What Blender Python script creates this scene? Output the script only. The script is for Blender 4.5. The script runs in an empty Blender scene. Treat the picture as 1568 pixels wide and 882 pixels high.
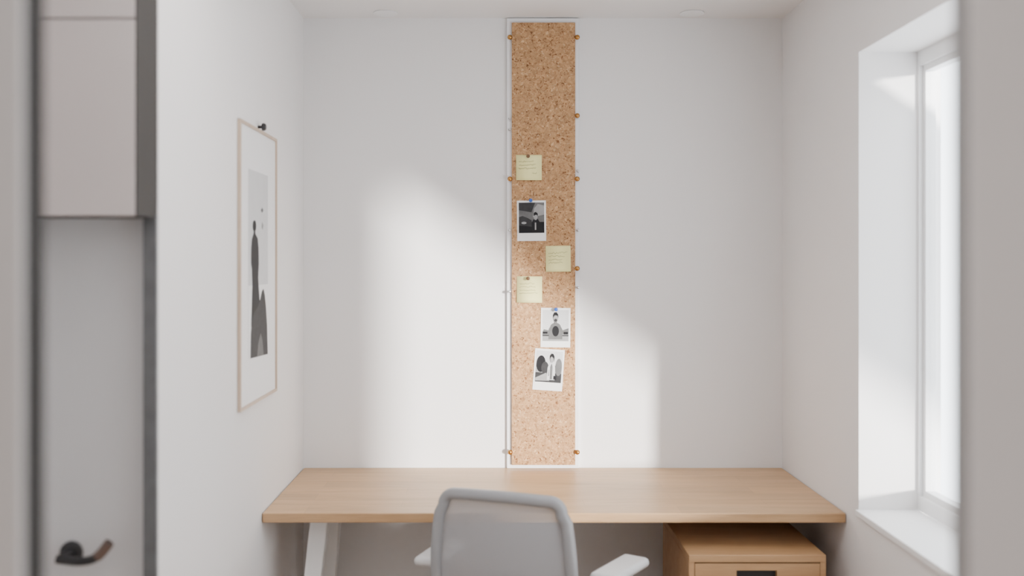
import bpy, bmesh, math, random
from mathutils import Vector, Matrix
random.seed(4)
scene = bpy.context.scene
COL = scene.collection

# ---------------------------------------------------------------- materials
def new_mat(name):
    m = bpy.data.materials.new(name); m.use_nodes = True
    nt = m.node_tree
    return m, nt, nt.nodes['Principled BSDF']

def plain(name, col, rough=0.6, metal=0.0, noise=0.03, scale=8.0, bump=0.0, bscale=200.0, spec=0.5):
    m, nt, b = new_mat(name)
    tc = nt.nodes.new('ShaderNodeTexCoord')
    n = nt.nodes.new('ShaderNodeTexNoise'); n.inputs['Scale'].default_value = scale
    n.inputs['Detail'].default_value = 4
    nt.links.new(tc.outputs['Object'], n.inputs['Vector'])
    mx = nt.nodes.new('ShaderNodeMix'); mx.data_type = 'RGBA'
    mx.inputs['A'].default_value = [c*(1-noise) for c in col]+[1]
    mx.inputs['B'].default_value = [min(1, c*(1+noise)) for c in col]+[1]
    nt.links.new(n.outputs['Fac'], mx.inputs['Factor'])
    nt.links.new(mx.outputs['Result'], b.inputs['Base Color'])
    b.inputs['Roughness'].default_value = rough
    b.inputs['Metallic'].default_value = metal
    b.inputs['Specular IOR Level'].default_value = spec
    if bump > 0:
        n2 = nt.nodes.new('ShaderNodeTexNoise'); n2.inputs['Scale'].default_value = bscale
        nt.links.new(tc.outputs['Object'], n2.inputs['Vector'])
        bp = nt.nodes.new('ShaderNodeBump'); bp.inputs['Strength'].default_value = bump
        bp.inputs['Distance'].default_value = 0.002
        nt.links.new(n2.outputs['Fac'], bp.inputs['Height'])
        nt.links.new(bp.outputs['Normal'], b.inputs['Normal'])
    return m

def wood(name, c1, c2, c3, axis='X', rough=0.45, plank=0.0):
    m, nt, b = new_mat(name)
    tc = nt.nodes.new('ShaderNodeTexCoord')
    mp = nt.nodes.new('ShaderNodeMapping')
    s = {'X': (1.2, 14, 14), 'Y': (14, 1.2, 14), 'Z': (14, 14, 1.2)}[axis]
    mp.inputs['Scale'].default_value = s
    nt.links.new(tc.outputs['Object'], mp.inputs['Vector'])
    n = nt.nodes.new('ShaderNodeTexNoise'); n.inputs['Scale'].default_value = 1.6
    n.inputs['Detail'].default_value = 8; n.inputs['Roughness'].default_value = 0.6
    n.inputs['Distortion'].default_value = 0.6
    nt.links.new(mp.outputs['Vector'], n.inputs['Vector'])
    cr = nt.nodes.new('ShaderNodeValToRGB')
    cr.color_ramp.elements[0].position = 0.25; cr.color_ramp.elements[0].color = (*c1, 1)
    cr.color_ramp.elements[1].position = 0.75; cr.color_ramp.elements[1].color = (*c3, 1)
    e = cr.color_ramp.elements.new(0.5); e.color = (*c2, 1)
    nt.links.new(n.outputs['Fac'], cr.inputs['Fac'])
    out = cr.outputs['Color']
    n3 = nt.nodes.new('ShaderNodeTexNoise'); n3.inputs['Scale'].default_value = 12
    n3.inputs['Detail'].default_value = 4
    nt.links.new(mp.outputs['Vector'], n3.inputs['Vector'])
    r3 = nt.nodes.new('ShaderNodeMapRange'); r3.inputs['To Min'].default_value = 0.85; r3.inputs['To Max'].default_value = 1.12
    nt.links.new(n3.outputs['Fac'], r3.inputs['Value'])
    mul = nt.nodes.new('ShaderNodeVectorMath'); mul.operation = 'SCALE'
    nt.links.new(out, mul.inputs[0]); nt.links.new(r3.outputs['Result'], mul.inputs['Scale'])
    out = mul.outputs['Vector']
    if plank > 0:
        br = nt.nodes.new('ShaderNodeTexBrick')
        br.inputs['Scale'].default_value = 1.0
        br.inputs['Brick Width'].default_value = 0.62
        br.inputs['Row Height'].default_value = plank
        br.inputs['Mortar Size'].default_value = 0.0006
        br.inputs['Color1'].default_value = (0.92, 0.92, 0.92, 1)
        br.inputs['Color2'].default_value = (1.06, 1.05, 1.03, 1)
        br.inputs['Mortar'].default_value = (0.80, 0.76, 0.72, 1)
        nt.links.new(tc.outputs['Object'], br.inputs['Vector'])
        m2 = nt.nodes.new('ShaderNodeVectorMath'); m2.operation = 'MULTIPLY'
        nt.links.new(out, m2.inputs[0]); nt.links.new(br.outputs['Color'], m2.inputs[1])
        out = m2.outputs['Vector']
    nt.links.new(out, b.inputs['Base Color'])
    b.inputs['Roughness'].default_value = rough
    return m

def cork_mat():
    m, nt, b = new_mat('cork')
    tc = nt.nodes.new('ShaderNodeTexCoord')
    n0 = nt.nodes.new('ShaderNodeTexNoise'); n0.inputs['Scale'].default_value = 90
    nt.links.new(tc.outputs['Object'], n0.inputs['Vector'])
    mixv = nt.nodes.new('ShaderNodeMix'); mixv.data_type = 'RGBA'; mixv.inputs['Factor'].default_value = 0.02
    nt.links.new(tc.outputs['Object'], mixv.inputs['A']); nt.links.new(n0.outputs['Color'], mixv.inputs['B'])
    v = nt.nodes.new('ShaderNodeTexVoronoi'); v.inputs['Scale'].default_value = 190
    nt.links.new(mixv.outputs['Result'], v.inputs['Vector'])
    bw = nt.nodes.new('ShaderNodeSeparateColor'); nt.links.new(v.outputs['Color'], bw.inputs['Color'])
    cr = nt.nodes.new('ShaderNodeValToRGB'); cr.color_ramp.interpolation = 'CONSTANT'
    E = cr.color_ramp.elements
    E[0].position = 0; E[0].color = (0.19, 0.08, 0.03, 1)
    E[1].position = 0.05; E[1].color = (0.33, 0.17, 0.075, 1)
    for p, c in [(0.18, (0.42, 0.23, 0.105)), (0.45, (0.46, 0.26, 0.12)), (0.78, (0.51, 0.30, 0.148)), (0.95, (0.60, 0.385, 0.21))]:
        e = E.new(p); e.color = (*c, 1)
    nt.links.new(bw.outputs['Red'], cr.inputs['Fac'])
    v2 = nt.nodes.new('ShaderNodeTexVoronoi'); v2.inputs['Scale'].default_value = 85
    nt.links.new(mixv.outputs['Result'], v2.inputs['Vector'])
    s2 = nt.nodes.new('ShaderNodeSeparateColor'); nt.links.new(v2.outputs['Color'], s2.inputs['Color'])
    mr = nt.nodes.new('ShaderNodeMapRange'); mr.inputs['To Min'].default_value = 0.84; mr.inputs['To Max'].default_value = 1.12
    nt.links.new(s2.outputs['Green'], mr.inputs['Value'])
    n = nt.nodes.new('ShaderNodeTexNoise'); n.inputs['Scale'].default_value = 420; n.inputs['Detail'].default_value = 3
    nt.links.new(tc.outputs['Object'], n.inputs['Vector'])
    mr2 = nt.nodes.new('ShaderNodeMapRange'); mr2.inputs['From Min'].default_value = 0.3; mr2.inputs['From Max'].default_value = 0.7
    mr2.inputs['To Min'].default_value = 0.85; mr2.inputs['To Max'].default_value = 1.12
    nt.links.new(n.outputs['Fac'], mr2.inputs['Value'])
    mm = nt.nodes.new('ShaderNodeMath'); mm.operation = 'MULTIPLY'
    nt.links.new(mr.outputs['Result'], mm.inputs[0]); nt.links.new(mr2.outputs['Result'], mm.inputs[1])
    sc = nt.nodes.new('ShaderNodeVectorMath'); sc.operation = 'SCALE'
    nt.links.new(cr.outputs['Color'], sc.inputs[0]); nt.links.new(mm.outputs['Value'], sc.inputs['Scale'])
    nt.links.new(sc.outputs['Vector'], b.inputs['Base Color'])
    b.inputs['Roughness'].default_value = 0.9
    bp = nt.nodes.new('ShaderNodeBump'); bp.inputs['Strength'].default_value = 0.4; bp.inputs['Distance'].default_value = 0.001
    nt.links.new(n.outputs['Fac'], bp.inputs['Height']); nt.links.new(bp.outputs['Normal'], b.inputs['Normal'])
    return m

def glass_mat():
    m = bpy.data.materials.new('window_glass'); m.use_nodes = True
    nt = m.node_tree; nt.nodes.clear()
    o = nt.nodes.new('ShaderNodeOutputMaterial'); t = nt.nodes.new('ShaderNodeBsdfTransparent')
    g = nt.nodes.new('ShaderNodeBsdfGlossy'); g.inputs['Roughness'].default_value = 0.02
    mx = nt.nodes.new('ShaderNodeMixShader'); mx.inputs[0].default_value = 0.05
    nt.links.new(t.outputs[0], mx.inputs[1]); nt.links.new(g.outputs[0], mx.inputs[2]); nt.links.new(mx.outputs[0], o.inputs[0])
    return m

def mesh_fabric():
    m, nt, b = new_mat('chair_mesh_fabric')
    tc = nt.nodes.new('ShaderNodeTexCoord')
    w = nt.nodes.new('ShaderNodeTexChecker'); w.inputs['Scale'].default_value = 420
    w.inputs['Color1'].default_value = (0.31, 0.31, 0.32, 1); w.inputs['Color2'].default_value = (0.40, 0.40, 0.415, 1)
    nt.links.new(tc.outputs['Object'], w.inputs['Vector'])
    nt.links.new(w.outputs['Color'], b.inputs['Base Color'])
    b.inputs['Roughness'].default_value = 0.85
    t = nt.nodes.new('ShaderNodeBsdfTransparent'); mx = nt.nodes.new('ShaderNodeMixShader')
    mx.inputs[0].default_value = 0.12
    o = nt.nodes['Material Output']
    nt.links.new(b.outputs[0], mx.inputs[1]); nt.links.new(t.outputs[0], mx.inputs[2]); nt.links.new(mx.outputs[0], o.inputs[0])
    return m

M = {}
M['wall'] = plain('wall_paint', (0.80, 0.782, 0.773), 0.92, noise=0.012, scale=3, bump=0.08, bscale=350, spec=0.2)
M['ceil'] = plain('ceiling_paint', (0.82, 0.80, 0.79), 0.95, noise=0.01, spec=0.2)
M['white'] = plain('white_lacquer', (0.82, 0.82, 0.82), 0.4, noise=0.01)
M['board'] = plain('board_backing_white', (0.80, 0.80, 0.81), 0.35, noise=0.01)
M['sill'] = plain('sill_white', (0.85, 0.85, 0.85), 0.5, noise=0.01)
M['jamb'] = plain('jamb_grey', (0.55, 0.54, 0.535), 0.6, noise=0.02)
M['jambdark'] = plain('jamb_dark_reveal', (0.035, 0.034, 0.033), 0.8, noise=0.02, spec=0.2)  # near-black inner face of the left jamb
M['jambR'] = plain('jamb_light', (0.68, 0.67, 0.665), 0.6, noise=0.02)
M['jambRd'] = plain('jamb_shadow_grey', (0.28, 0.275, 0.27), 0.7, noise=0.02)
M['darkgrey'] = plain('dark_grey_laminate', (0.055, 0.052, 0.049), 0.8, noise=0.06, spec=0.15)
M['midgrey'] = plain('grey_trim', (0.15, 0.155, 0.16), 0.7, noise=0.25, scale=25, spec=0.2)
M['cab'] = plain('cabinet_pinkish', (0.70, 0.64, 0.62), 0.5, noise=0.02)
M['door'] = plain('door_grey', (0.68, 0.68, 0.69), 0.5, noise=0.02)
M['black'] = plain('black_metal', (0.02, 0.02, 0.022), 0.5, noise=0.1)
M['bronze'] = plain('bronze_tip', (0.16, 0.11, 0.09), 0.4, metal=0.4, noise=0.1)
M['brass'] = plain('brass', (0.45, 0.23, 0.07), 0.25, metal=0.95, noise=0.08)
M['steel'] = plain('steel', (0.55, 0.55, 0.56), 0.35, metal=0.7, noise=0.05)
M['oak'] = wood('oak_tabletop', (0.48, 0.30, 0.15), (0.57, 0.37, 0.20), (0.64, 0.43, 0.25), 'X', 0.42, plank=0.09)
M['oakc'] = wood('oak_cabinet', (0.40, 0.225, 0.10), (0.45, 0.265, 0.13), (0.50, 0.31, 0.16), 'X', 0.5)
M['oakf'] = wood('oak_frame', (0.48, 0.36, 0.26), (0.54, 0.42, 0.32), (0.60, 0.48, 0.37), 'Z', 0.5)
M['floor'] = wood('floor_oak', (0.36, 0.25, 0.16), (0.45, 0.32, 0.21), (0.52, 0.38, 0.26), 'Y', 0.5)
M['cork'] = cork_mat()
M['paper'] = plain('photo_paper', (0.84, 0.84, 0.83), 0.35, noise=0.01)
M['mat'] = plain('poster_paper', (0.82, 0.82, 0.82), 0.6, noise=0.01)
M['sticky'] = plain('sticky_note_yellow', (0.88, 0.83, 0.38), 0.8, noise=0.03)
M['ink'] = plain('ink_olive', (0.17, 0.16, 0.08), 0.8)
M['g05'] = plain('print_black', (0.010, 0.010, 0.012), 0.6, noise=0.3, scale=60, spec=0.2)
M['g15'] = plain('print_dark', (0.035, 0.035, 0.037), 0.6, noise=0.4, scale=60, spec=0.2)
M['g30'] = plain('print_mid', (0.13, 0.13, 0.13), 0.6, noise=0.3, scale=50, spec=0.2)
M['g50'] = plain('print_grey', (0.30, 0.30, 0.30), 0.6, noise=0.15, scale=40, spec=0.2)
M['g70'] = plain('print_light', (0.60, 0.605, 0.61), 0.6, noise=0.05, scale=20, spec=0.2)
M['blue'] = plain('blue_pin', (0.02, 0.09, 0.42), 0.3)
M['brownpin'] = plain('brown_pin', (0.14, 0.07, 0.03), 0.35, metal=0.3)
M['chair'] = plain('chair_grey_plastic', (0.29, 0.295, 0.305), 0.42, noise=0.02)
M['chaird'] = plain('chair_seat_fabric', (0.22, 0.22, 0.23), 0.9, noise=0.1, scale=200)
M['arm'] = plain('armrest_light_plastic', (0.62, 0.625, 0.63), 0.4, noise=0.02)
M['mesh'] = mesh_fabric()
M['glass'] = glass_mat()
M['sun_blocker'] = plain('sun_blocker_surface', (0.75, 0.74, 0.72), 0.9, noise=0.02)  # surface of the unseen panel that cuts the sunlight
M['lens'] = plain('downlight_lens', (0.85, 0.85, 0.84), 0.5)

# ---------------------------------------------------------------- helpers
def link(o, parent=None):
    COL.objects.link(o)
    if parent is not None: o.parent = parent
    return o
def empty(name, loc=(0, 0, 0)):
    e = bpy.data.objects.new(name, None); e.location = loc; e.empty_display_size = 0.1
    COL.objects.link(e); return e
def mesh_obj(name, verts, faces, mat, parent=None, smooth=False, bevel=0.0, segs=3):
    me = bpy.data.meshes.new(name); me.from_pydata([tuple(v) for v in verts], [], faces)
    bm = bmesh.new(); bm.from_mesh(me); bmesh.ops.recalc_face_normals(bm, faces=bm.faces)
    bm.to_mesh(me); bm.free()
    me.materials.append(mat)
    o = bpy.data.objects.new(name, me); link(o, parent)
    if smooth:
        for p in me.polygons: p.use_smooth = True
    if bevel > 0:
        md = o.modifiers.new('bevel', 'BEVEL'); md.width = bevel; md.segments = segs; md.limit_method = 'ANGLE'
        md.harden_normals = False
        for p in me.polygons: p.use_smooth = True
        wn = o.modifiers.new('wn', 'WEIGHTED_NORMAL'); wn.keep_sharp = True
    return o
BF = [(0,1,2,3),(4,7,6,5),(0,4,5,1),(1,5,6,2),(2,6,7,3),(3,7,4,0)]
def box(name, x0, x1, y0, y1, z0, z1, mat, parent=None, bevel=0.0, segs=3):
    v = [(x0,y0,z0),(x1,y0,z0),(x1,y1,z0),(x0,y1,z0),(x0,y0,z1),(x1,y0,z1),(x1,y1,z1),(x0,y1,z1)]
    return mesh_obj(name, v, BF, mat, parent, bevel=bevel, segs=segs)
def hexa(name, bottom, top, mat, parent=None, bevel=0.0):
    return mesh_obj(name, list(bottom)+list(top), BF, mat, parent, bevel=bevel)
def multibox(name, boxes, mat, parent=None):
    v=[];f=[]
    for (x0,x1,y0,y1,z0,z1) in boxes:
        k=len(v)
        v += [(x0,y0,z0),(x1,y0,z0),(x1,y1,z0),(x0,y1,z0),(x0,y0,z1),(x1,y0,z1),(x1,y1,z1),(x0,y1,z1)]
        f += [tuple(i+k for i in q) for q in BF]
    return mesh_obj(name, v, f, mat, parent)
def lathe(name, prof, mat, parent=None, loc=(0,0,0), axis='Z', n=24):
    v=[];f=[]
    for (r,z) in prof:
        for i in range(n):
            a=2*math.pi*i/n
            p=(r*math.cos(a), r*math.sin(a), z)
            if axis=='Y': p=(p[0], -p[2], p[1])
            if axis=='X': p=(p[2], p[0], p[1])
            v.append((p[0]+loc[0],p[1]+loc[1],p[2]+loc[2]))
    m=len(prof)
    for j in range(m-1):
        for i in range(n):
            f.append((j*n+i, j*n+(i+1)%n, (j+1)*n+(i+1)%n, (j+1)*n+i))
    f.append(tuple(range(n))); f.append(tuple((m-1)*n+i for i in range(n)))
    o=mesh_obj(name, v, f, mat, parent, smooth=True)
    es=o.modifiers.new('es','EDGE_SPLIT'); es.split_angle=math.radians(40)
    return o
def tube(name, pts, rad, mat, parent=None, res=4, flat=None):
    cu=bpy.data.curves.new(name,'CURVE'); cu.dimensions='3D'; cu.bevel_depth=1.0; cu.bevel_resolution=res; cu.use_fill_caps=True
    sp=cu.splines.new('POLY'); sp.points.add(len(pts)-1)
    for i,p in enumerate(pts):
        sp.points[i].co=(*p,1); sp.points[i].radius = rad[i] if isinstance(rad,(list,tuple)) else rad
    tmp=bpy.data.objects.new(name+'_c',cu); COL.objects.link(tmp)
    dg=bpy.context.evaluated_depsgraph_get(); dg.update()
    me=bpy.data.meshes.new_from_object(tmp.evaluated_get(dg)); me.name=name
    bpy.data.objects.remove(tmp)
    me.materials.clear(); me.materials.append(mat)
    for p in me.polygons: p.use_smooth=True
    o=bpy.data.objects.new(name,me); return link(o,parent)
def smooth_pts(ctrl, n=10):
    P=[Vector(c) for c in ctrl]; P=[P[0]*2-P[1]]+P+[P[-1]*2-P[-2]]; out=[]
    for i in range(1,len(P)-2):
        for k in range(n):
            t=k/n; a,b,c,d=P[i-1],P[i],P[i+1],P[i+2]
            out.append(0.5*((2*b)+(c-a)*t+(2*a-5*b+4*c-d)*t*t+(3*b-a-3*c+d)*t**3))
    out.append(P[-2]); return out

# ---------------------------------------------------------------- camera (f_px 1471 of 1568)
F=1471.0; VX,VY=755.0,402.0; CZ=1.572
def PX(px,d): return (px-VX)/F*d
def PZ(py,d): return CZ-(py-VY)/F*d
cam=bpy.data.cameras.new('camera'); co=bpy.data.objects.new('camera',cam); COL.objects.link(co)
co.location=(0,0,CZ); co.rotation_euler=(math.radians(90),0,0)
cam.sensor_width=36; cam.lens=36*F/1568
cam.shift_x=(784-VX)/1568; cam.shift_y=-(441-VY)/1568
cam.dof.use_dof=True; cam.dof.focus_distance=3.75; cam.dof.aperture_fstop=1.2
cam.clip_start=0.02
scene.camera=co

# ---------------------------------------------------------------- room
XL,XR,YB,ZC=-0.76,1.16,3.85,2.551
XO=1.42
YC=2.18     # corner where left wall ends
YF=1.0
WF,WN=3.047,1.04; WB,WT=0.789,2.239
box('floor',-1.7,XO,-1.6,YB+0.12,-0.06,0,M['floor'])
box('ceiling',-1.7,XO,-1.6,YB+0.12,ZC,ZC+0.1,M['ceil'])
box('wall_back',XL-0.2,XO,YB,YB+0.12,0,ZC,M['wall'])
multibox('wall_left',[(XL-0.028,XL,YC,YB,0,ZC),(-1.7,XL-0.028,YC+0.06,YC+0.14,0,ZC)],M['wall'])
multibox('wall_right',[(XR,XO,WF,YB,0,ZC),(XR,XO,-1.6,WN,0,ZC),(XR,XO,WN,WF,0,WB-0.02),(XR,XO,WN,WF,WT,ZC)],M['wall'])
box('wall_outer',-1.7,-1.6,-1.6,YC+0.06,0,ZC,M['wall'])
box('wall_hall',-1.6,XR,-1.6,-1.5,0,ZC,M['wall'])
multibox('wall_front',[(-1.6,-0.60,YF,YF+0.035,0,ZC),(0.62,XR,YF,YF+0.03,0,ZC),(-0.60,0.62,YF,YF+0.035,2.15,ZC)],M['wall'])
df=empty('door_frame')
box('jamb_left',-0.60,-0.487,YF-0.01,YF,0,2.15,M['jamb'],df,0.002)
box('reveal_left',-0.60,-0.487,YF,YF+0.045,0,2.15,M['jambdark'],df,0.002)
box('jamb_right',0.494,0.62,YF-0.01,YF,0,2.15,M['jambR'],df,0.002)
box('reveal_right',0.494,0.62,YF,YF+0.035,0,2.15,M['jambRd'],df,0.002)
box('head',-0.487,0.494,YF-0.01,YF+0.035,2.08,2.15,M['jamb'],df,0.002)
box('trim_1',XL-0.03,XL,YC-0.012,YC,0,1.68,M['midgrey'])
for nm,b in [('baseboard_back',(XL,XR,YB-0.012,YB,0,0.08)),('baseboard_left',(XL,XL+0.012,YC,YB-0.012,0,0.08)),('baseboard_right',(XR-0.012,XR,YF+0.035,YB-0.012,0,0.08))]:
    box(nm,*b,M['white'],None,0.002)

# door in the alcove with lever handle
d1=empty('door_1')
box('leaf',-1.52,XL-0.034,YC+0.018,YC+0.058,0.005,2.1,M['door'],d1,0.002)
dh=2.10
hx0=PX(80,dh)
lathe('rose',[(0.026,0),(0.026,0.008),(0.022,0.011),(0.010,0.012),(0.010,0.05),(0.0001,0.05)],M['black'],d1,(hx0,YC+0.02,PZ(866,dh)),'Y')
lev=smooth_pts([(hx0-0.01,YC-0.035,PZ(866,dh)),(hx0+0.045,YC-0.037,PZ(869,dh)),(hx0+0.08,YC-0.037,PZ(862,dh)),(hx0+0.108,YC-0.037,PZ(840,dh))],8)
tube('lever',lev,0.010,M['black'],d1)
tube('lever_tip',lev[-9:],0.0115,M['bronze'],d1)

# tall wall cabinet above
wc=empty('wall_cabinet')
cd=2.05
z1=PZ(330,cd); zs=PZ(28,cd)
xr=PX(207,cd)
box('carcass',-1.58,xr,cd+0.018,YC-0.001+0.018,z1,ZC-0.002,M['darkgrey'],wc,0.002)
box('side_panel',xr-0.0005,xr+0.003,cd+0.001,YC-0.002,z1,ZC-0.002,M['darkgrey'],wc,0.0005)
box('door_lower',-1.58,xr-0.001,cd,cd+0.017,z1,zs-0.002,M['cab'],wc,0.002)
box('door_upper',-1.58,xr-0.001,cd,cd+0.017,zs+0.002,ZC-0.004,M['cab'],wc,0.002)

# window
w1=empty('window_1')
fx0,fx1=1.346,1.40
fw=0.03; fb=0.045
fy=0.012
multibox('frame',[(fx0,fx1,WN,WN+fw,WB,WT),(fx0,fx1,WF-fy,WF,WB,WT),(fx0,fx1,WN+fw,WF-fy,WB,WB+fb),(fx0,fx1,WN+fw,WF-fy,WT-fb,WT)],M['white'],w1)
s=0.02; a,b_,c,d_=WN+fw,WF-fy,WB+fb,WT-fb
multibox('sash',[(fx0+0.012,fx1-0.01,a,a+s*0.5,c,d_),(fx0+0.012,fx1-0.01,b_-s,b_,c,d_),(fx0+0.012,fx1-0.01,a+s*0.5,b_-s,c,c+s),(fx0+0.012,fx1-0.01,a+s*0.5,b_-s,d_-s,d_)],M['white'],w1)
box('pane',1.372,1.376,a+s*0.5,b_-s,c+s,d_-s,M['glass'],w1)
box('trim_sill',XR-0.012,fx0,WN,WF,WB-0.02,WB,M['sill'],None,0.003)

# unseen sloping panel, added outside the window to slant the sun patch edge
SD=0.092; SR=0.65
aw=empty('sun_blocker')
ya,yb=0.85,2.60
AC=1.597+(SD+0.691*SR)*3.0+0.0
def az(x): return AC-0.691*x
x0,x1=1.425,2.85
hexa('blocker_panel',[(x0,ya,az(x0)-0.01),(x1,ya,az(x1)-0.01),(x1,yb,az(x1)-0.01),(x0,yb,az(x0)-0.01)],
     [(x0,ya,az(x0)+0.01),(x1,ya,az(x1)+0.01),(x1,yb,az(x1)+0.01),(x0,yb,az(x0)+0.01)],M['sun_blocker'],aw)
tube('blocker_front_bar',[(x1,ya,az(x1)),(x1,yb,az(x1))],0.02,M['steel'],aw)
box('blocker_wall_rail',1.42,1.45,ya,yb,az(x0),az(x0)+0.06,M['steel'],aw)

# recessed downlights
for i,(px) in enumerate((590,1060)):
    o=empty('recessed_downlight' if i==0 else 'recessed_downlight.001',(PX(px,3.76),3.765,ZC))
    lathe('ring',[(0.036,-0.001),(0.047,-0.001),(0.047,-0.004),(0.036,-0.006)],M['white'],o)
    lathe('lens',[(0.036,-0.001),(0.036,-0.003),(0.001,-0.003)],M['lens'],o)

# ---------------------------------------------------------------- desk
dk=empty('desk')
DF=3.15
box('tabletop',XL+0.003,XR-0.003,DF,YB-0.002,0.718,0.75,M['oak'],dk,0.004)
def trestle(sx, mir, tag):
    def q(x0,x1,y0,y1,z): return [(x0,y0,z),(x1,y0,z),(x1,y1,z),(x0,y1,z)]
    t0,t1=sx,sx+0.062
    o=-0.06*mir
    hexa('leg_front'+tag,q(t0+o,t1+o-0.012,3.19,3.225,0),q(t0,t1,3.30,3.37,0.70),M['white'],dk,0.005)
    hexa('leg_back'+tag,q(t0+o,t1+o-0.012,3.72,3.755,0),q(t0,t1,3.58,3.65,0.70),M['white'],dk,0.005)
    box('rail'+tag,t0-0.003,t1+0.03,3.27,3.70,0.694,0.717,M['white'],dk,0.003)
trestle(-0.628,1,'_a')
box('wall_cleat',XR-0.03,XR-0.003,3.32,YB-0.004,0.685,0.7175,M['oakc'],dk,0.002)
box('stretcher',-0.58,XR-0.031,3.66,3.69,0.66,0.693,M['white'],dk,0.003)

# ---------------------------------------------------------------- drawer cabinet
dc=empty('drawer_cabinet')
cf=3.10; cx0,cx1=PX(1055,cf),PX(1265,cf); cyb=3.577; ct=PZ(850,cf)
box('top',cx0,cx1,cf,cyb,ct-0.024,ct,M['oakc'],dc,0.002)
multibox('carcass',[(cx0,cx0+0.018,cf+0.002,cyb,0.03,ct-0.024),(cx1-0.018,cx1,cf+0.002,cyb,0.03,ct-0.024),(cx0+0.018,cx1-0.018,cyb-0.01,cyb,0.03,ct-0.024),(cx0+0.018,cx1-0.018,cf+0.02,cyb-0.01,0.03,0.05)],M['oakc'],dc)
def drawer(z0,z1,tag):
    a,b=cx0+0.020,cx1-0.020; hx0,hx1=PX(1128,cf),PX(1190,cf)
    hz1=z1-0.022; hz0=hz1-0.03
    multibox('drawer_front'+tag,[(a,hx0,cf+0.001,cf+0.019,z0,z1),(hx1,b,cf+0.001,cf+0.019,z0,z1),(hx0,hx1,cf+0.001,cf+0.019,hz1,z1),(hx0,hx1,cf+0.001,cf+0.019,z0,hz0)],M['oakc'],dc)
    box('pull_recess'+tag,hx0-0.005,hx1+0.005,cf+0.0192,cf+0.03,hz0-0.005,hz1+0.005,M['black'],dc)
zt=ct-0.028; hgt=(zt-0.05)/3
for i in range(3): drawer(zt-hgt*(i+1)+0.004,zt-hgt*i,'_%d'%(i+1))
for i,(x,y) in enumerate(((cx0+0.04,cf+0.05),(cx1-0.04,cf+0.05),(cx0+0.04,cyb-0.05),(cx1-0.04,cyb-0.05))):
    lathe('foot_%d'%(i+1),[(0.018,0),(0.018,0.03)],M['black'],dc,(x,y,0))

# ---------------------------------------------------------------- cork board
S=382.0
def BX(px): return (px-VX)/S
def BZ(py): return CZ-(py-VY)/S
cb=empty('cork_board')
box('backing',BX(776),BX(886),3.836,3.849,0.7505,BZ(29),M['board'],cb,0.002)
box('cork',BX(783.5),BX(880),3.824,3.8358,BZ(710),BZ(37),M['cork'],cb,0.001)
def screw(px,py,mat,r=0.009):
    lathe('screw',[(r*0.45,0),(r*0.45,0.012),(r*0.8,0.013),(r,0.017),(r*0.95,0.022),(r*0.6,0.026),(0.0005,0.027)],mat,cb,(BX(px),3.8358,BZ(py)),'Y',16)
for p in [(780.5,60),(780.5,275),(781,690),(883,60),(883,179),(883,275),(883,411),(883,690)]: screw(*p,M['brass'],0.010)
for p in [(780,183),(780,200),(780,353),(780,446),(884,263),(884,353),(884,440)]: screw(*p,M['steel'],0.006)  # small grey screws stand in for faint grey shadows along the edges

# ---- flat paper items on the board
def flat(name, pts, c, rot, y, mat, parent, thick=0.0006, curl=0.0):
    cr,sr=math.cos(rot),math.sin(rot); v=[]
    n=len(pts)
    for dy in (0,-thick):
        for (u,w) in pts:
            v.append((c[0]+u*cr-w*sr, y+dy-curl*max(0,-w)**2, c[1]+u*sr+w*cr))
    f=[tuple(range(n)),tuple(range(n,2*n))]+[(i,(i+1)%n,n+(i+1)%n,n+i) for i in range(n)]
    return mesh_obj(name,v,f,mat,parent)
def rect(u0,u1,w0,w1): return [(u0,w0),(u1,w0),(u1,w1),(u0,w1)]
def ell(cu,cw,a,b,n=18): return [(cu+a*math.cos(2*math.pi*i/n),cw+b*math.sin(2*math.pi*i/n)) for i in range(n)]
Y0=3.8235
def pin(px,py,mat,parent):
    lathe('pin',[(0.0008,0),(0.0012,0.004),(0.006,0.005),(0.006,0.007),(0.0042,0.009),(0.0048,0.016),(0.0075,0.018),(0.007,0.021),(0.0005,0.022)],mat,parent,(BX(px),Y0-0.001,BZ(py)),'Y',16)
def sticky(nm,x0,x1,y0,y1,rot,pinpx,seed):
    e=empty(nm); c=(BX((x0+x1)/2),BZ((y0+y1)/2)); hw=(x1-x0)/2/S; hh=(y1-y0)/2/S
    v=[];f=[];N=8
    cr,sr=math.cos(rot),math.sin(rot)
    def P(u,w,off=0.0):
        t=(hh-w)/(2*hh)
        return (c[0]+u*cr-w*sr, Y0-0.0006-0.005*t**2.2-off, c[1]+u*sr+w*cr)
    for j in range(N+1):
        w=hh-2*hh*j/N
        v+= [P(-hw,w),P(hw,w)]
    for j in range(N): f.append((2*j,2*j+1,2*j+3,2*j+2))
    o=mesh_obj('sheet',v,f,M['sticky'],e,smooth=True)
    sd=o.modifiers.new('s','SOLIDIFY'); sd.thickness=0.0004; sd.offset=0
    rnd=random.Random(seed)
    rows=[0.45,0.2,-0.05,-0.28] if seed!=1 else [0.5,0.2,-0.05,-0.45]
    for k,r in enumerate(rows):
        u=-hw*0.78 if not (seed==1 and k==3) else hw*0.25
        end=hw*rnd.uniform(0.35,0.8); pts=[]
        while u<end:
            w=r*hh+rnd.uniform(-1,1)*0.0034
            pts.append(P(u,w+u*0.04,0.0008)); u+=rnd.uniform(0.0018,0.0036)
        tube('writing_%d'%(k+1),pts,0.0005,M['ink'],e,res=1)
    if pinpx: pin(*pinpx,M['brownpin'],e)
sticky('sticky_note',790,829,238.5,277,0.0,(808,241),1)
sticky('sticky_note.001',835,873,376.5,416,0.01,None,2)
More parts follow.
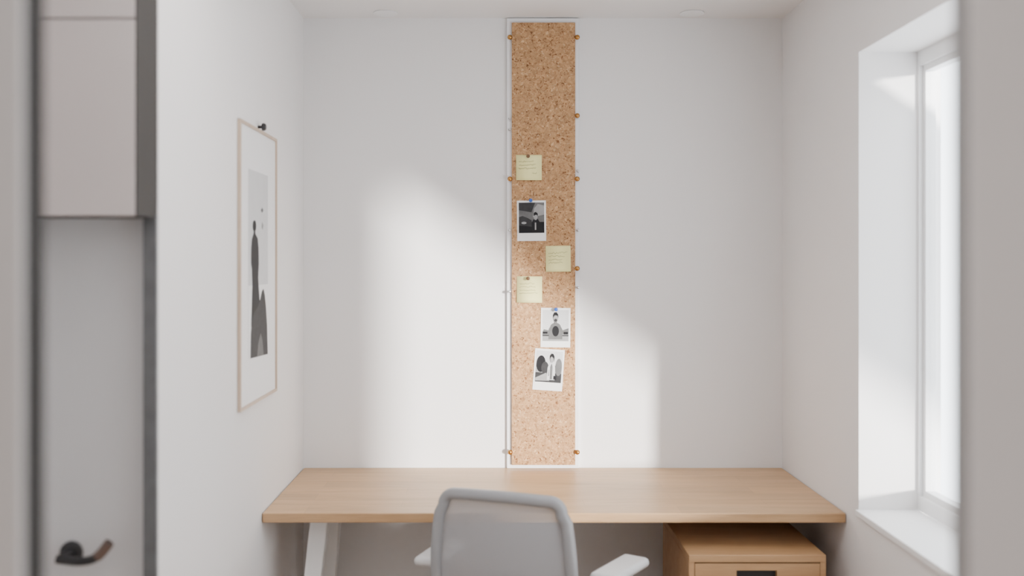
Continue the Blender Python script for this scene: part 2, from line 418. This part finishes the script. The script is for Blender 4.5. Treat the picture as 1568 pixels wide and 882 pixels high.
sticky('sticky_note.002',791,829.5,423,463,-0.01,(808,426),3)

def polaroid(nm,cx,cy,w,h,rot,art,pinpx):
    e=empty(nm); c=(BX(cx),BZ(cy)); w/=S; h/=S
    flat('print',rect(-w/2,w/2,-h/2,h/2),c,rot,Y0-0.001,M['paper'],e)
    iw=w*0.44; top=h/2-w*0.07; bot=top-w*1.05
    ly=Y0-0.0018
    for k,(pts,mat) in enumerate(art):
        q=[(u*iw, bot+(t*(top-bot))) for (u,t) in pts]
        flat('image_%d'%(k+1),q,c,rot,ly-0.00025*k,M[mat],e,thick=0.0002)
    if pinpx: pin(*pinpx,M['blue'],e)
art1=[(rect(-1,1,0,1),'g30'),([(0.1,0.52),(1,0.6),(1,0.9),(0.5,0.95),(0.2,0.8)],'g50'),([(-1,0.75),(0,0.68),(0.3,1),(-1,1)],'g15'),
      (rect(-1,1,0,0.36),'g05'),([(-1,0.25),(-1,0.52),(-0.7,0.56),(-0.35,0.5),(0.0,0.42),(0.1,0.2)],'g15'),
      ([(0.05,0.05),(0.0,0.32),(0.15,0.45),(0.5,0.46),(0.7,0.3),(0.75,0.05)],'g05'),
      (ell(0.32,0.53,0.15,0.11),'g50'),([(0.15,0.56),(0.18,0.66),(0.33,0.69),(0.48,0.64),(0.49,0.55),(0.38,0.6)],'g05'),
      (rect(0.25,0.36,0.1,0.34),'g50'),(ell(-0.6,0.33,0.2,0.04),'g50')]
# seated person seen from the front, horizon behind
art2=[(rect(-1,1,0,1),'g70'),(rect(-1,1,0.0,0.28),'g50'),([(-1,0.28),(-0.9,0.38),(-0.5,0.34),(0.1,0.3),(0.6,0.36),(1,0.42),(1,0.22),(-1,0.2)],'g30'),
      (rect(-1,1,0.16,0.20),'g15'),
      (ell(0.0,0.30,0.55,0.24),'g30'),(ell(0.0,0.46,0.40,0.13),'g30'),(rect(-0.52,0.52,0.06,0.28),'g30'),
      (ell(0.0,0.32,0.26,0.17),'g05'),(rect(-0.10,0.10,0.52,0.66),'g30'),
      (ell(0.0,0.75,0.19,0.145),'g50'),([(-0.2,0.74),(-0.2,0.84),(-0.1,0.92),(0.06,0.93),(0.19,0.86),(0.21,0.74),(0.12,0.82),(-0.08,0.83)],'g05'),
      (ell(0.0,0.67,0.12,0.05),'g15'),(rect(-0.95,-0.62,0.24,0.3),'g05'),(rect(0.65,0.95,0.22,0.3),'g05')]
# standing person in a light jacket beside dark foliage
art3=[(rect(-1,1,0,1),'g50'),(rect(-1,1,0.55,1),'g70'),(ell(-0.62,0.58,0.36,0.27),'g05'),(ell(-0.3,0.46,0.28,0.2),'g15'),
      (rect(-1,1,0,0.3),'g15'),([(-1,0.12),(-0.2,0.3),(0.1,0.2),(0.1,0.05),(-1,0.03)],'g50'),
      (ell(0.75,0.5,0.25,0.28),'g30'),
      (ell(0.2,0.40,0.30,0.25),'g70'),(rect(-0.1,0.5,0.08,0.36),'g70'),
      ([(0.12,0.1),(0.1,0.5),(0.2,0.62),(0.28,0.5),(0.3,0.1)],'g30'),([(-0.02,0.2),(0.0,0.4),(0.04,0.4),(0.04,0.2)],'g30'),
      (ell(0.2,0.76,0.15,0.13),'g50'),([(0.03,0.72),(0.04,0.86),(0.14,0.93),(0.28,0.92),(0.38,0.84),(0.38,0.66),(0.31,0.78),(0.16,0.84),(0.08,0.8)],'g05'),(rect(0.4,0.62,0.1,0.22),'g05')]
polaroid('polaroid_photo',813.5,338.5,44,61.5,0.01,art1,(812,308))
polaroid('polaroid_photo.001',850,501,45,60,-0.01,art2,(850.5,473))
polaroid('polaroid_photo.002',839.5,565,45,63,-0.07,art3,None)

# ---------------------------------------------------------------- framed poster on left wall
pf=empty('framed_poster')
fy0,fy1,fz0,fz1=2.852,3.337,1.127,2.0
fxw=XL+0.001
t=0.009; dpt=0.010
multibox('frame',[(fxw,fxw+dpt,fy0,fy0+t,fz0,fz1),(fxw,fxw+dpt,fy1-t,fy1,fz0,fz1),(fxw,fxw+dpt,fy0+t,fy1-t,fz0,fz0+t),(fxw,fxw+dpt,fy0+t,fy1-t,fz1-t,fz1)],M['oakf'],pf)
box('mat_sheet',fxw,fxw+0.004,fy0+t,fy1-t,fz0+t,fz1-t,M['mat'],pf)
def wflat(name,pts,lvl,mat):
    x=fxw+0.0042+0.0003*lvl; n=len(pts)
    v=[(x,y,z) for y,z in pts]+[(x+0.0002,y,z) for y,z in pts]
    f=[tuple(range(n)),tuple(range(n,2*n))]+[(i,(i+1)%n,n+(i+1)%n,n+i) for i in range(n)]
    return mesh_obj(name,v,f,mat,pf)
def W(px,py):
    Y=0.755*F/(VX-px); return (Y, PZ(py,Y))
def wp(l): return [W(*p) for p in l]
y0_,y1_=W(380,400)[0],W(410,400)[0]
wflat('image_sky',[(y0_,1.275),(y1_,1.275),(y1_,1.862),(y0_,1.862)],0,M['g70'])
wflat('image_mist',[(y0_,1.275),(y1_,1.275),(y1_,1.50),(y0_,1.50)],1,M['mat'])
wflat('image_figure_head',wp([(389.2+2.8*math.cos(a_),346+9*math.sin(a_)) for a_ in [2*math.pi*i/16 for i in range(16)]]),2,M['g05'])
wflat('image_figure_coat',wp([(388.2,353),(390.4,353),(390.8,358),(394.3,365),(395.6,380),(396,404),(395,424),(396.5,450),(398.5,475),(400,500),(384,500),(385,465),(385.8,435),(385.2,412),(384,404),(384.2,380),(385.2,366),(387.8,358)]),2,M['g05'])
wflat('image_rock',wp([(383,549),(383.5,512),(385,492),(389,478),(394,470),(398,458),(400.5,446),(403,442),(405,452),(406.8,470),(408.5,500),(409.5,542)]),3,M['g15'])
wflat('image_rock_light',wp([(393,546.5),(395,525),(398.5,510),(401,520),(403,543)]),4,M['g30'])
wflat('image_bird',wp([(399,322),(401,318),(403,322),(401,326)]),2,M['g30'])
wflat('image_bird_b',wp([(401,340),(403,345),(402,352),(400,348)]),2,M['g50'])
lathe('hanger_knob',[(0.005,0),(0.005,0.012),(0.012,0.014),(0.013,0.020),(0.009,0.026),(0.0005,0.027)],M['black'],pf,(XL,3.105,2.010),'X',16)

# ---------------------------------------------------------------- office chair
ang=math.radians(-20)
ch=empty('office_chair',(0.027,2.86,0)); ch.rotation_euler=(0,0,ang)
HB,HT=0.43,0.893
def halfw(z):
    t=(z-HB)/(HT-HB); return 0.203+0.028*math.sin(math.pi*min(1,max(0,(1-t)*0.9)))
def backy(x,z):
    return 0.0 - 0.13*(z-0.62) + 0.9*x*x*0.9 - 0.03*math.cos((z-0.6)*6)
def outline(inset,n=16):
    pts=[]; rt,rb=0.05-inset*0.6,0.07-inset*0.6
    zt,zb=HT-inset,HB+inset
    wt=halfw(HT)-inset; wb=halfw(HB)-inset-0.01
    def arc(cx,cz,r,a0,a1):
        for i in range(9):
            a=math.radians(a0+(a1-a0)*i/8); pts.append((cx+r*math.cos(a),cz+r*math.sin(a)))
    arc(wt-rt,zt-rt,rt,0,90)
    for i in range(1,12):
        x=(wt-rt)*(1-2*i/12); pts.append((x,zt+0.006*(1-(x/(wt-rt))**2)))
    arc(-wt+rt,zt-rt,rt,90,180)
    for i in range(1,14):
        z=zt-rt+(zb+rb-zt+rt)*i/14; pts.append((-(halfw(z)-inset),z))
    arc(-wb+rb,zb+rb,rb,180,270)
    for i in range(1,12): pts.append(((wb-rb)*(-1+2*i/12),zb))
    arc(wb-rb,zb+rb,rb,270,360)
    for i in range(1,14):
        z=zb+rb+(zt-rt-zb-rb)*i/14; pts.append((halfw(z)-inset,z))
    return pts
oc=outline(0.017)
n=len(oc); v=[];f=[];K=12
for i,(x,z) in enumerate(oc):
    a=Vector(oc[(i-1)%n]);b=Vector(oc[(i+1)%n]); tn=(b-a).normalized(); nr=Vector((tn.y,-tn.x))
    if nr.dot(Vector((x,z-0.66)))<0: nr=-nr
    for k in range(K):
        th=2*math.pi*k/K; cu,su=math.cos(th),math.sin(th)
        e=lambda q: math.copysign(abs(q)**0.7,q)
        p=Vector((x,z))+nr*0.017*e(cu)
        v.append((p.x,backy(x,z)+0.019*e(su),p.y))
for i in range(n):
    for k in range(K):
        f.append((i*K+k,((i+1)%n)*K+k,((i+1)%n)*K+(k+1)%K,i*K+(k+1)%K))
mesh_obj('back_frame',v,f,M['chair'],ch,smooth=True)
ic=outline(0.026); v=[];f=[]; R=10; cx_,cz_=0,0.66
for j in range(R+1):
    s_=j/R
    for (x,z) in ic:
        xx=x*s_; zz=cz_+(z-cz_)*s_
        v.append((xx,backy(xx,zz),zz))
n=len(ic)
for j in range(R):
    for i in range(n):
        f.append((j*n+i,j*n+(i+1)%n,(j+1)*n+(i+1)%n,(j+1)*n+i))
mesh_obj('back_mesh',v,f,M['mesh'],ch,smooth=True)
tube('spine',smooth_pts([(0,0.16,0.40),(0,0.02,0.40),(0,-0.045,0.46),(0,-0.04,0.56)],8),[0.022]*24+[0.02],M['chair'],ch)
so=box('seat',-0.235,0.235,0.03,0.49,0.435,0.495,M['chaird'],ch,0.028,5)
box('seat_pan',-0.18,0.18,0.08,0.43,0.405,0.436,M['chair'],ch,0.01)
box('mechanism',-0.08,0.08,0.14,0.36,0.365,0.406,M['black'],ch,0.008)
lathe('gas_column',[(0.028,0.09),(0.028,0.24),(0.019,0.24),(0.019,0.37)],M['black'],ch,(0,0.25,0))
lathe('hub',[(0.04,0.065),(0.05,0.075),(0.045,0.11),(0.03,0.12)],M['chair'],ch,(0,0.25,0))
for i in range(5):
    a=math.radians(90+72*i+10); dx,dy=math.cos(a),math.sin(a)
    tube('base_leg_%d'%(i+1),[(0.03*dx,0.25+0.03*dy,0.092),(0.17*dx,0.25+0.17*dy,0.085),(0.29*dx,0.25+0.29*dy,0.07)],[0.022,0.018,0.013],M['chair'],ch)
    for sgn in (-1,1):
        lathe('castor_%d_%s'%(i+1,'a' if sgn<0 else 'b'),[(0.02,-0.008),(0.027,-0.006),(0.027,0.006),(0.02,0.008)],M['black'],ch,(0.29*dx+sgn*0.012,0.25+0.29*dy,0.0275),'X',18)
    lathe('castor_stem_%d'%(i+1),[(0.007,0.03),(0.007,0.07)],M['black'],ch,(0.29*dx,0.25+0.29*dy,0))
# arms
for sgn,tg in ((-1,'left'),(1,'right')):
    ax=-0.260 if sgn<0 else 0.318
    ay=0.03 if sgn<0 else 0.06
    tube('arm_post_'+tg,smooth_pts([(sgn*0.12,0.20,0.395),(sgn*0.23,0.19,0.40),(ax,0.18,0.45),(ax,0.165,0.56),(ax,0.15,0.632)],7),[0.018]*28+[0.016],M['arm'],ch)
    L,Wd=0.235,0.092
    pd=box('arm_pad_'+tg,-Wd/2,Wd/2,-L/2,L/2,-0.015,0.015,M['arm'],ch,0.0148,5)
    pd.location=(ax,ay+L/2,0.640); pd.rotation_euler=(0,0,math.radians(0 if sgn<0 else -14))

# ---------------------------------------------------------------- lights
def sun_dir(o,d): o.rotation_euler=Vector(d).to_track_quat('-Z','Y').to_euler()
sl=bpy.data.lights.new('sun','SUN'); sl.energy=13.0; sl.angle=math.radians(4.0); sl.color=(1.0,0.96,0.91)
so=bpy.data.objects.new('sun',sl); COL.objects.link(so); so.location=(4,-4,3); sun_dir(so,(-SR,1,-SD))
def area(name,loc,d,sx,sy,e,col=(1,1,1)):
    l=bpy.data.lights.new(name,'AREA'); l.shape='RECTANGLE'; l.size=sx; l.size_y=sy; l.energy=e; l.color=col
    o=bpy.data.objects.new(name,l); COL.objects.link(o); o.location=loc; sun_dir(o,d); return o
area('ceiling_fill',(0.0,2.0,ZC-0.02),(0,0,-1),1.2,0.9,17,(1,0.94,0.92))  # added fill light for the room, no fixture here
area('hall_fill',(-0.1,-0.4,ZC-0.02),(0,0.0,-1),1.2,1.2,26,(1,0.95,0.94))  # added fill light on the hall side, source unseen
w=bpy.data.worlds.new('world'); scene.world=w; w.use_nodes=True
bg=w.node_tree.nodes['Background']; bg.inputs['Color'].default_value=(0.88,0.94,1.0,1); bg.inputs['Strength'].default_value=7.0
